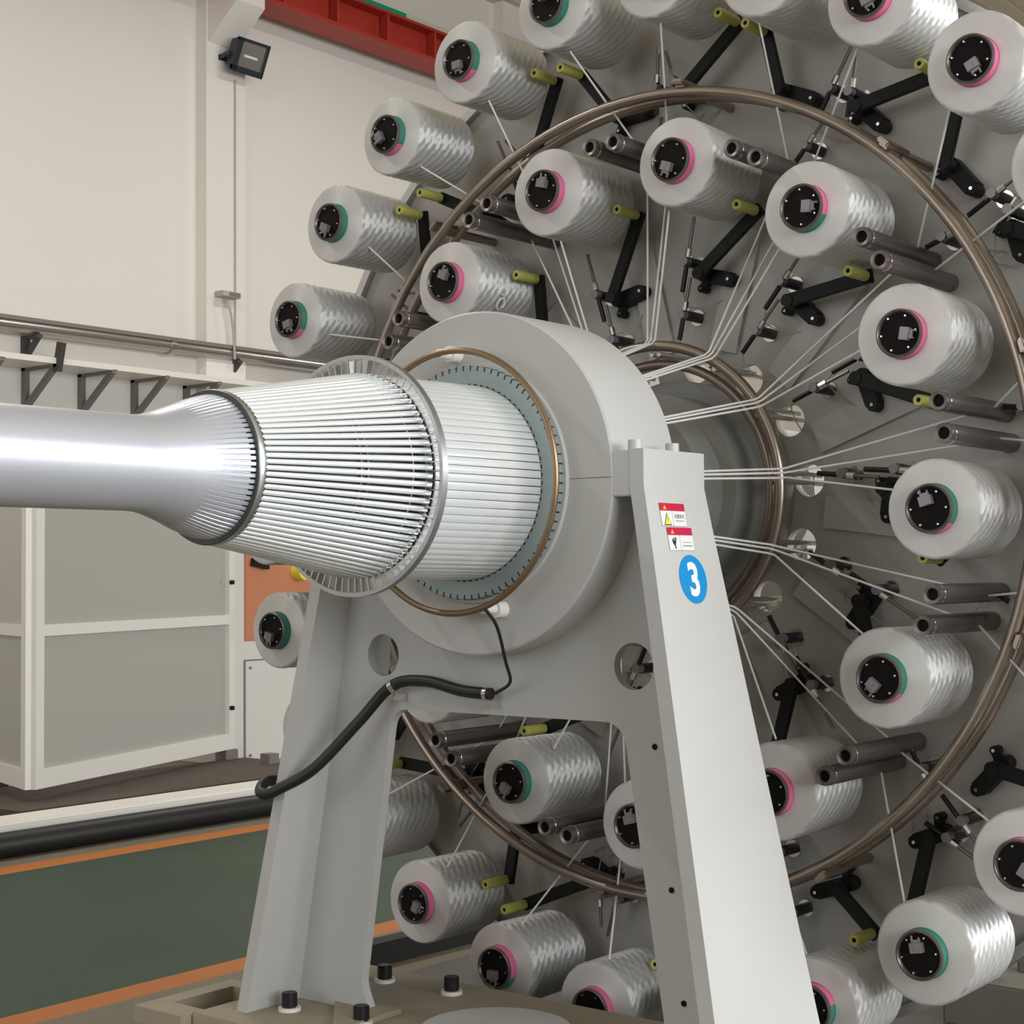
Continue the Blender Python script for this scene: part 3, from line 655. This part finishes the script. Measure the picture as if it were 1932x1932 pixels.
web.matrix_parent_inverse = Matrix.Translation(-stand.location); web.location = (0, -0.43, ZA)
# lower and upper halves of the bearing housing
sp(MB().lathe([(0.245, -0.520), (0.347, -0.520), (0.351, -0.516), (0.351, -0.302), (0.347, -0.298), (0.245, -0.298)], 96, closed=True, z0=ZA, a0=-90.2, a1=90.2), 'housing_cap')
sp(MB().lathe([(0.245, -0.5195), (0.347, -0.5195), (0.351, -0.516), (0.351, -0.302), (0.347, -0.298), (0.245, -0.298)], 96, closed=True, z0=ZA, a0=90.4, a1=269.6), 'housing_base')
sp(MB().lathe([(0.14, -0.300), (0.246, -0.300), (0.246, -0.290), (0.14, -0.290)], 72, closed=True, z0=ZA), 'rear_plate')
# hoop on stand-offs in front of the housing
prof = [(0.264+0.0065*math.cos(2*PI*i/10), -0.586+0.0065*math.sin(2*PI*i/10)) for i in range(10)]
sp(MB().lathe(prof, 96, closed=True, z0=ZA), 'brass_hoop', 'brass')
for a in (-8, 163):
    sp(MB().cyl(Zv(pol(0.266, a, -0.519)), Zv(pol(0.266, a, -0.580)), 0.010, 14).cyl(Zv(pol(0.268, a, -0.519)), Zv(pol(0.268, a, -0.548)), 0.017, 14), 'stand_off', 'frame_white')
for x, z in ((0.41, -0.52), (0.445, -0.79), (0.47, -1.0)):
    sp(MB().cyl((x-0.03, -0.432, ZA+z), (x-0.03, -0.428, ZA+z), 0.006, 8), 'drill_hole', 'bore_black')
# base plate, base frame and foot bolts
bp_o = [(-0.70, -0.66), (0.72, -0.66), (0.72, -0.095), (-0.70, -0.095)]
sp(MB().box((0.01, -0.377, ZB-0.02), (1.42, 0.566, 0.04)), 'base_plate', 'base_paint', smooth=0, bevel=0.004)
sp(MB().box((0.01, -0.377, (ZB-0.04)/2), (1.30, 0.46, ZB-0.04)), 'base_frame', 'base_paint', smooth=0)
sp(MB().prism([(-0.52, -0.39, ZB), (-0.32, -0.39, ZB), (-0.32, -0.55, ZB), (-0.37, -0.55, ZB)], (0, 0, 0.012)), 'shim_plate', 'base_paint', smooth=0, bevel=0.002)
sp(MB().cyl((-0.02, -0.43, ZB), (-0.02, -0.43, ZB+0.03), 0.16, 40), 'base_boss', 'stand_paint', bevel=0.004)
for x, y in ((-0.54, -0.515), (-0.335, -0.500), (-0.545, -0.200), (-0.345, -0.190), (0.54, -0.515), (0.54, -0.20)):
    b = sp(MB().cyl((x, y, ZB), (x, y, ZB+0.008), 0.025, 24), 'washer', 'frame_white')
    sp(MB().cyl((x, y, ZB+0.008), (x, y, ZB+0.040), 0.0175, 24), 'foot_bolt', 'black_plastic', bevel=0.002)
for c, d in (((-0.835, -0.545, ZB-0.02), (0.05, 0.29, 0.036)), ((-0.755, -0.42, ZB-0.02), (0.109, 0.04, 0.036)), ((-0.755, -0.655, ZB-0.02), (0.109, 0.07, 0.036))):
    sp(MB().box(c, d), 'side_bracket', 'base_paint', smooth=0)
sp(MB().box((-0.755, -0.53, ZB-0.075), (0.109, 0.26, 0.02)), 'slot_shade_sheet', 'black_iron', smooth=0)  # black sheet standing in for the shaded floor below the bracket slot
tag(MB().prism([(0.30, 1.05, 0), (1.2, 1.05, 0), (1.2, 1.9, 0), (0.30, 1.9, 0)], (0, 0, 0.14)).box((0.46, 1.25, 0.16), (0.05, 0.05, 0.05)).box((0.40, 1.12, 0.16), (0.05, 0.05, 0.05)).build('footing_block', 'footing_grey', smooth=0, bevel=0.006), 'tan footing block with pale studs in the lower right corner', 'block')
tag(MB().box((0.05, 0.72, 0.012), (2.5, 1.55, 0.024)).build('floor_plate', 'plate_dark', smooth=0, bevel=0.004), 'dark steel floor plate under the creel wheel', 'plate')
tag(MB().bar((-1.43, 0.45, 0.036), (-1.37, 1.35, 0.036), 0.075, 0.07, (0, 0, 1)).cyl((-1.46, 0.62, 0.05), (-1.56, 0.62, 0.05), 0.022, 12).build('floor_beam', 'black_iron', smooth=0, bevel=0.004), 'black steel beam on the floor behind the left stand foot', 'beam')

# ------------------------------------------------------------------ winding head (cage of tapes) on the stand
NT = 78
head = empty('tape_winder', (0, -0.864, ZA)); tag(head, 'bright cage of white tapes around slotted wheel before the bearing housing', 'tape winder')
def hp(mb, name, m, **k): return at0(head, mb, name, m, **k)
# perforated plate
hp(MB().lathe([(0.10, -0.545), (0.2350, -0.545), (0.2365, -0.5435), (0.2365, -0.526), (0.10, -0.526)], 156, closed=True, z0=ZA), 'perforated_plate', 'plate_blue')
teeth = MB(); holes = MB()
for i in range(NT):
    a = 360*i/NT
    teeth.bar(Zv(pol(0.2275, a, -0.5365)), Zv(pol(0.2372, a, -0.5365)), 0.0030, 0.0178)
    holes.cyl(Zv(pol(0.196, a, -0.5462)), Zv(pol(0.196, a, -0.535)), 0.0050, 10)
hp(teeth, 'plate_slots', 'slot_black', smooth=0)['kind'] = 'stuff'
hp(holes, 'plate_holes', 'slot_black')['kind'] = 'stuff'
hp(MB().lathe([(0.2, -0.527), (0.244, -0.527), (0.2465, -0.5215), (0.2465, -0.500), (0.2, -0.500)], 96, closed=True, z0=ZA), 'plate_backing', 'stand_paint')
# slotted wheel
hp(MB().lathe([(0.2185, -0.872), (0.2265, -0.872), (0.2265, -0.857), (0.2185, -0.857)], 156, closed=True, z0=ZA), 'wheel_rim', 'aluminium')
hp(MB().lathe([(0.165, -0.874), (0.188, -0.874), (0.188, -0.855), (0.165, -0.855)], 156, closed=True, z0=ZA), 'wheel_web', 'drum_grey')
blade = MB().box((0, 0, 0.2035), (0.0028, 0.016, 0.034)).mesh('blade', 'chrome', smooth=0)
for i in range(NT):
    o = link('blade', blade, head); o.rotation_euler = (0, 2*PI*(i+0.5)/NT, 0); o.location = (0, 0, 0)
# tapes: front cone and rear cage, every tape a part
def tape_mesh(R0, s0, R1, s1, wd0, wd1, th, name):
    mb = MB(); a = Vector((0, s0, R0)); b = Vector((0, s1, R1)); d = (b-a).normalized(); n = Vector((1, 0, 0)).cross(d)
    if n.z < 0: n = -n
    rows = []
    for p, wd in ((a, wd0), (b, wd1)):
        rows.append([mb.bm.verts.new(p+Vector((x*wd, 0, 0))+n*z*th) for x, z in ((-.5, -.4), (-.5, .25), (-.22, .5), (.22, .5), (.5, .25), (.5, -.4))])
    for i in range(6): mb.bm.faces.new((rows[0][i], rows[0][(i+1) % 6], rows[1][(i+1) % 6], rows[1][i]))
    mb.bm.faces.new(rows[0][::-1]); mb.bm.faces.new(rows[1]); return mb.mesh(name, 'tape', smooth=60)
S0 = -0.864
ft = tape_mesh(0.129, -1.213-S0, 0.1912, -0.862-S0, 0.0076, 0.0098, 0.006, 'front_tape')
rt = tape_mesh(0.191, -0.853-S0, 0.196, -0.546-S0, 0.0146, 0.0140, 0.004, 'rear_tape')
for i in range(NT):
    o = link('front_tape', ft, head); o.rotation_euler = (0, 2*PI*i/NT, 0)
    o = link('rear_tape', rt, head); o.rotation_euler = (0, 2*PI*i/NT, 0)
hp(MB().lathe([(0.0, -1.20), (0.112, -1.20), (0.165, -0.88), (0.165, -0.86), (0.175, -0.85), (0.180, -0.56), (0.10, -0.545), (0.0, -0.545)], 96, z0=ZA), 'inner_drum', 'drum_grey')
for s, R in ((-1.0, 0.1455), (-0.985, 0.148)):
    hp(MB().lathe([(R, s-0.002), (R+0.004, s-0.002), (R+0.004, s+0.002), (R, s+0.002)], 96, closed=True, z0=ZA), 'drum_band', 'aluminium')
hp(MB().lathe([(0.1805, -0.905), (0.1845, -0.905), (0.1845, -0.902), (0.1805, -0.902)], 96, closed=True, z0=ZA), 'tape_wire', 'chrome')
hp(MB().lathe([(0.1245, -1.226), (0.1315, -1.226), (0.1325, -1.222), (0.1325, -1.208), (0.1245, -1.208)], 128, closed=True, z0=ZA), 'end_ring', 'dark_metal')
hp(MB().lathe([(0.1325, -1.2235), (0.1333, -1.222), (0.1333, -1.213), (0.1325, -1.211)], 128, closed=True, z0=ZA), 'end_ring_band', 'aluminium')
# laid yarn tube with its flare
pipe = empty('laid_pipe', (0, -1.8, ZA)); tag(pipe, 'smooth silvery pipe of laid yarn leaving the winding head to the left', 'pipe')
fl_prof = [(0.0785, -2.75), (0.0785, -1.395), (0.0800, -1.372), (0.0845, -1.350), (0.0915, -1.328), (0.0990, -1.305), (0.1060, -1.284), (0.1120, -1.264), (0.1165, -1.248)]
at0(pipe, MB().lathe([(0.066, -2.75)]+fl_prof+[(0.1195, -1.233), (0.115, -1.233), (0.07, -1.33), (0.066, -1.40)], 128, z0=ZA, closed=True), 'pipe_wall', 'laid_yarn', smooth=60)
gt = MB()
for i in range(NT):
    a = 360*(i+0.5)/NT; P3 = [pol(r, a, s, ZA) for r, s in ((0.1245, -1.222), (0.1180, -1.2485), (0.1125, -1.266), (0.1060, -1.2855), (0.0985, -1.3075))]
    side = Vector((math.cos(math.radians(a)), 0, -math.sin(math.radians(a)))); nrm = pol(1, a, -0.7).normalized()
    rows = [[gt.bm.verts.new(p+side*x*wd+nrm*(z*0.0022-dz)) for x, z in ((-.5, -.5), (-.35, .5), (.35, .5), (.5, -.5))] for p, dz, wd in zip(P3, (0, 0, 0, 0.0004, 0.0017), (0.0074, 0.0078, 0.0078, 0.0076, 0.0073))]
    for A, B in zip(rows, rows[1:]):
        for j in range(4): gt.bm.faces.new((A[j], A[(j+1) % 4], B[(j+1) % 4], B[j]))
    gt.bm.faces.new(rows[0][::-1]); gt.bm.faces.new(rows[-1])
at0(pipe, gt, 'gathered_tapes', 'laid_yarn', smooth=50)['kind'] = 'stuff'

# ------------------------------------------------------------------ hose, sensor wire, stickers
hose = empty('cable_hose', (-0.3, -0.47, ZA-0.45)); tag(hose, 'thick black cable hose clamped across the stand crossplate', 'hose')
hpts = bez([(0.000, -0.462, ZA-0.432), (-0.08, -0.462, ZA-0.428), (-0.18, -0.462, ZA-0.412), (-0.272, -0.466, ZA-0.425), (-0.35, -0.49, ZA-0.505), (-0.43, -0.545, ZA-0.605), (-0.50, -0.580, ZA-0.650), (-0.535, -0.588, ZA-0.665), (-0.566, -0.578, ZA-0.660), (-0.580, -0.545, ZA-0.645), (-0.585, -0.48, ZA-0.65)], 10)
at0(hose, MB().tube(hpts, 0.0125, 14), 'hose', 'black_rubber')
for p, q in (((-0.275, -0.466, ZA-0.4275), (-0.264, -0.466, ZA-0.4225)), ((-0.016, -0.462, ZA-0.432), (-0.006, -0.462, ZA-0.432))):
    at0(hose, MB().cyl(p, q, 0.0145, 16), 'hose_clamp', 'chrome')
    at0(hose, MB().box((p[0]+0.008, -0.446, p[2]-0.022), (0.012, 0.03, 0.014)), 'clamp_foot', 'chrome', smooth=0)
tag(MB().tube(bez([(0.088, -0.588, ZA-0.252), (0.096, -0.56, ZA-0.29), (0.085, -0.52, ZA-0.36), (0.06, -0.475, ZA-0.405), (0.012, -0.463, ZA-0.430)], 8), 0.0035, 8).build('sensor_wire', 'black_rubber'), 'thin black wire dropping from the brass hoop to the hose end', 'wire')

LEAN = math.atan2(0.632-0.424, 1.12)
def on_plate(y, z, name, label, cat):
    x = XO(z)+0.0006; e = empty(name, (x, y, z+ZA)); tag(e, label, cat)
    # local x = world +Y, local y = up along the leaning plate, local z = outward
    up_ = Vector((-math.sin(LEAN), 0, math.cos(LEAN))); out_ = Vector((math.cos(LEAN), 0, math.sin(LEAN)))
    e.matrix_world = Matrix(((0, up_.x, out_.x, x), (1, up_.y, out_.y, y), (0, up_.z, out_.z, z+ZA), (0, 0, 0, 1))); return e
def flat(e, x0, x1, y0, y1, z, name, m): return MB().box(((x0+x1)/2, (y0+y1)/2, z), (x1-x0, y1-y0, 0.0005)).build(name, m, e, smooth=0)
def tri(e, cx, cy, wd, h, z, name, m): return MB().prism([(cx-wd/2, cy-h/2, z), (cx+wd/2, cy-h/2, z), (cx, cy+h/2, z)], (0, 0, 0.0004)).build(name, m, e, smooth=0)
def warn(y, z, name, label, kind):
    e = on_plate(y, z, name, label, 'sticker'); W, H = 0.0435, 0.0225
    flat(e, -W, W, -H, H, 0.0, 'border', 'sticker_grey'); flat(e, -W+.0008, W-.0008, -H+.0008, H-.0008, 0.0003, 'backing', 'sticker_white')
    flat(e, -W, W, 0.0075, H, 0.0006, 'red_header', 'sticker_red'); tri(e, -0.0265, 0.0148, 0.011, 0.009, 0.0009, 'header_triangle', 'sticker_orange')
    flat(e, -0.0035, -0.0027, -H, 0.0075, 0.0007, 'divider', 'sticker_grey')
    if kind == 0:
        tri(e, -0.0225, -0.0085, 0.026, 0.0245, 0.0006, 'triangle_edge', 'sticker_black'); tri(e, -0.0225, -0.0092, 0.021, 0.0195, 0.0010, 'warning_triangle', 'sticker_yellow')
        flat(e, -0.0232, -0.0218, -0.0120, -0.0045, 0.0014, 'exclamation_mark', 'sticker_black'); flat(e, -0.0232, -0.0218, -0.0155, -0.0140, 0.0014, 'exclamation_mark', 'sticker_black')
        t = link('lettering', text_mesh('注意安全', 0.0088, 'lettering', 'sticker_black'), e); t.location = (0.0205, -0.0025, 0.0008)
        flat(e, 0.005, 0.036, -0.0128, -0.0108, 0.0006, 'small_print', 'sticker_grey')
    else:
        for (a, b) in (((-0.030, 0.000), (-0.026, -0.009)), ((-0.024, 0.003), (-0.0235, -0.010)), ((-0.017, 0.003), (-0.023, -0.012)), ((-0.0235, -0.010), (-0.0225, -0.019)), ((-0.030, -0.004), (-0.0245, -0.012))):
            MB().bar((*a, 0.0007), (*b, 0.0007), 0.0034, 0.0005, (0, 0, 1)).build('pictogram', 'sticker_black', e, smooth=0)
        flat(e, 0.003, 0.036, -0.0070, -0.0056, 0.0006, 'small_print', 'sticker_grey'); flat(e, 0.004, 0.038, -0.0145, -0.0118, 0.0006, 'small_print', 'sticker_grey')
warn(-0.437, -0.0745, 'warning_sticker', 'upper red and white warning sticker with a yellow triangle on the leg', 'w' and 0)
warn(-0.424, -0.121, 'warning_sticker', 'lower red and white warning sticker with a black pictogram on the leg', 1)
e = on_plate(-0.403, -0.198, 'number_sticker', 'round blue sticker with a white number 3 on the stand leg', 'sticker')
MB().cyl((0, 0, -0.0002), (0, 0, 0.0004), 0.0475, 48).build('blue_disc', 'sticker_blue', e)
t = link('number_three', text_mesh('3', 0.088, 'number_three', 'sticker_three', bold=0.0028, squeeze=0.92), e); t.location = (0.001, 0, 0.0008)
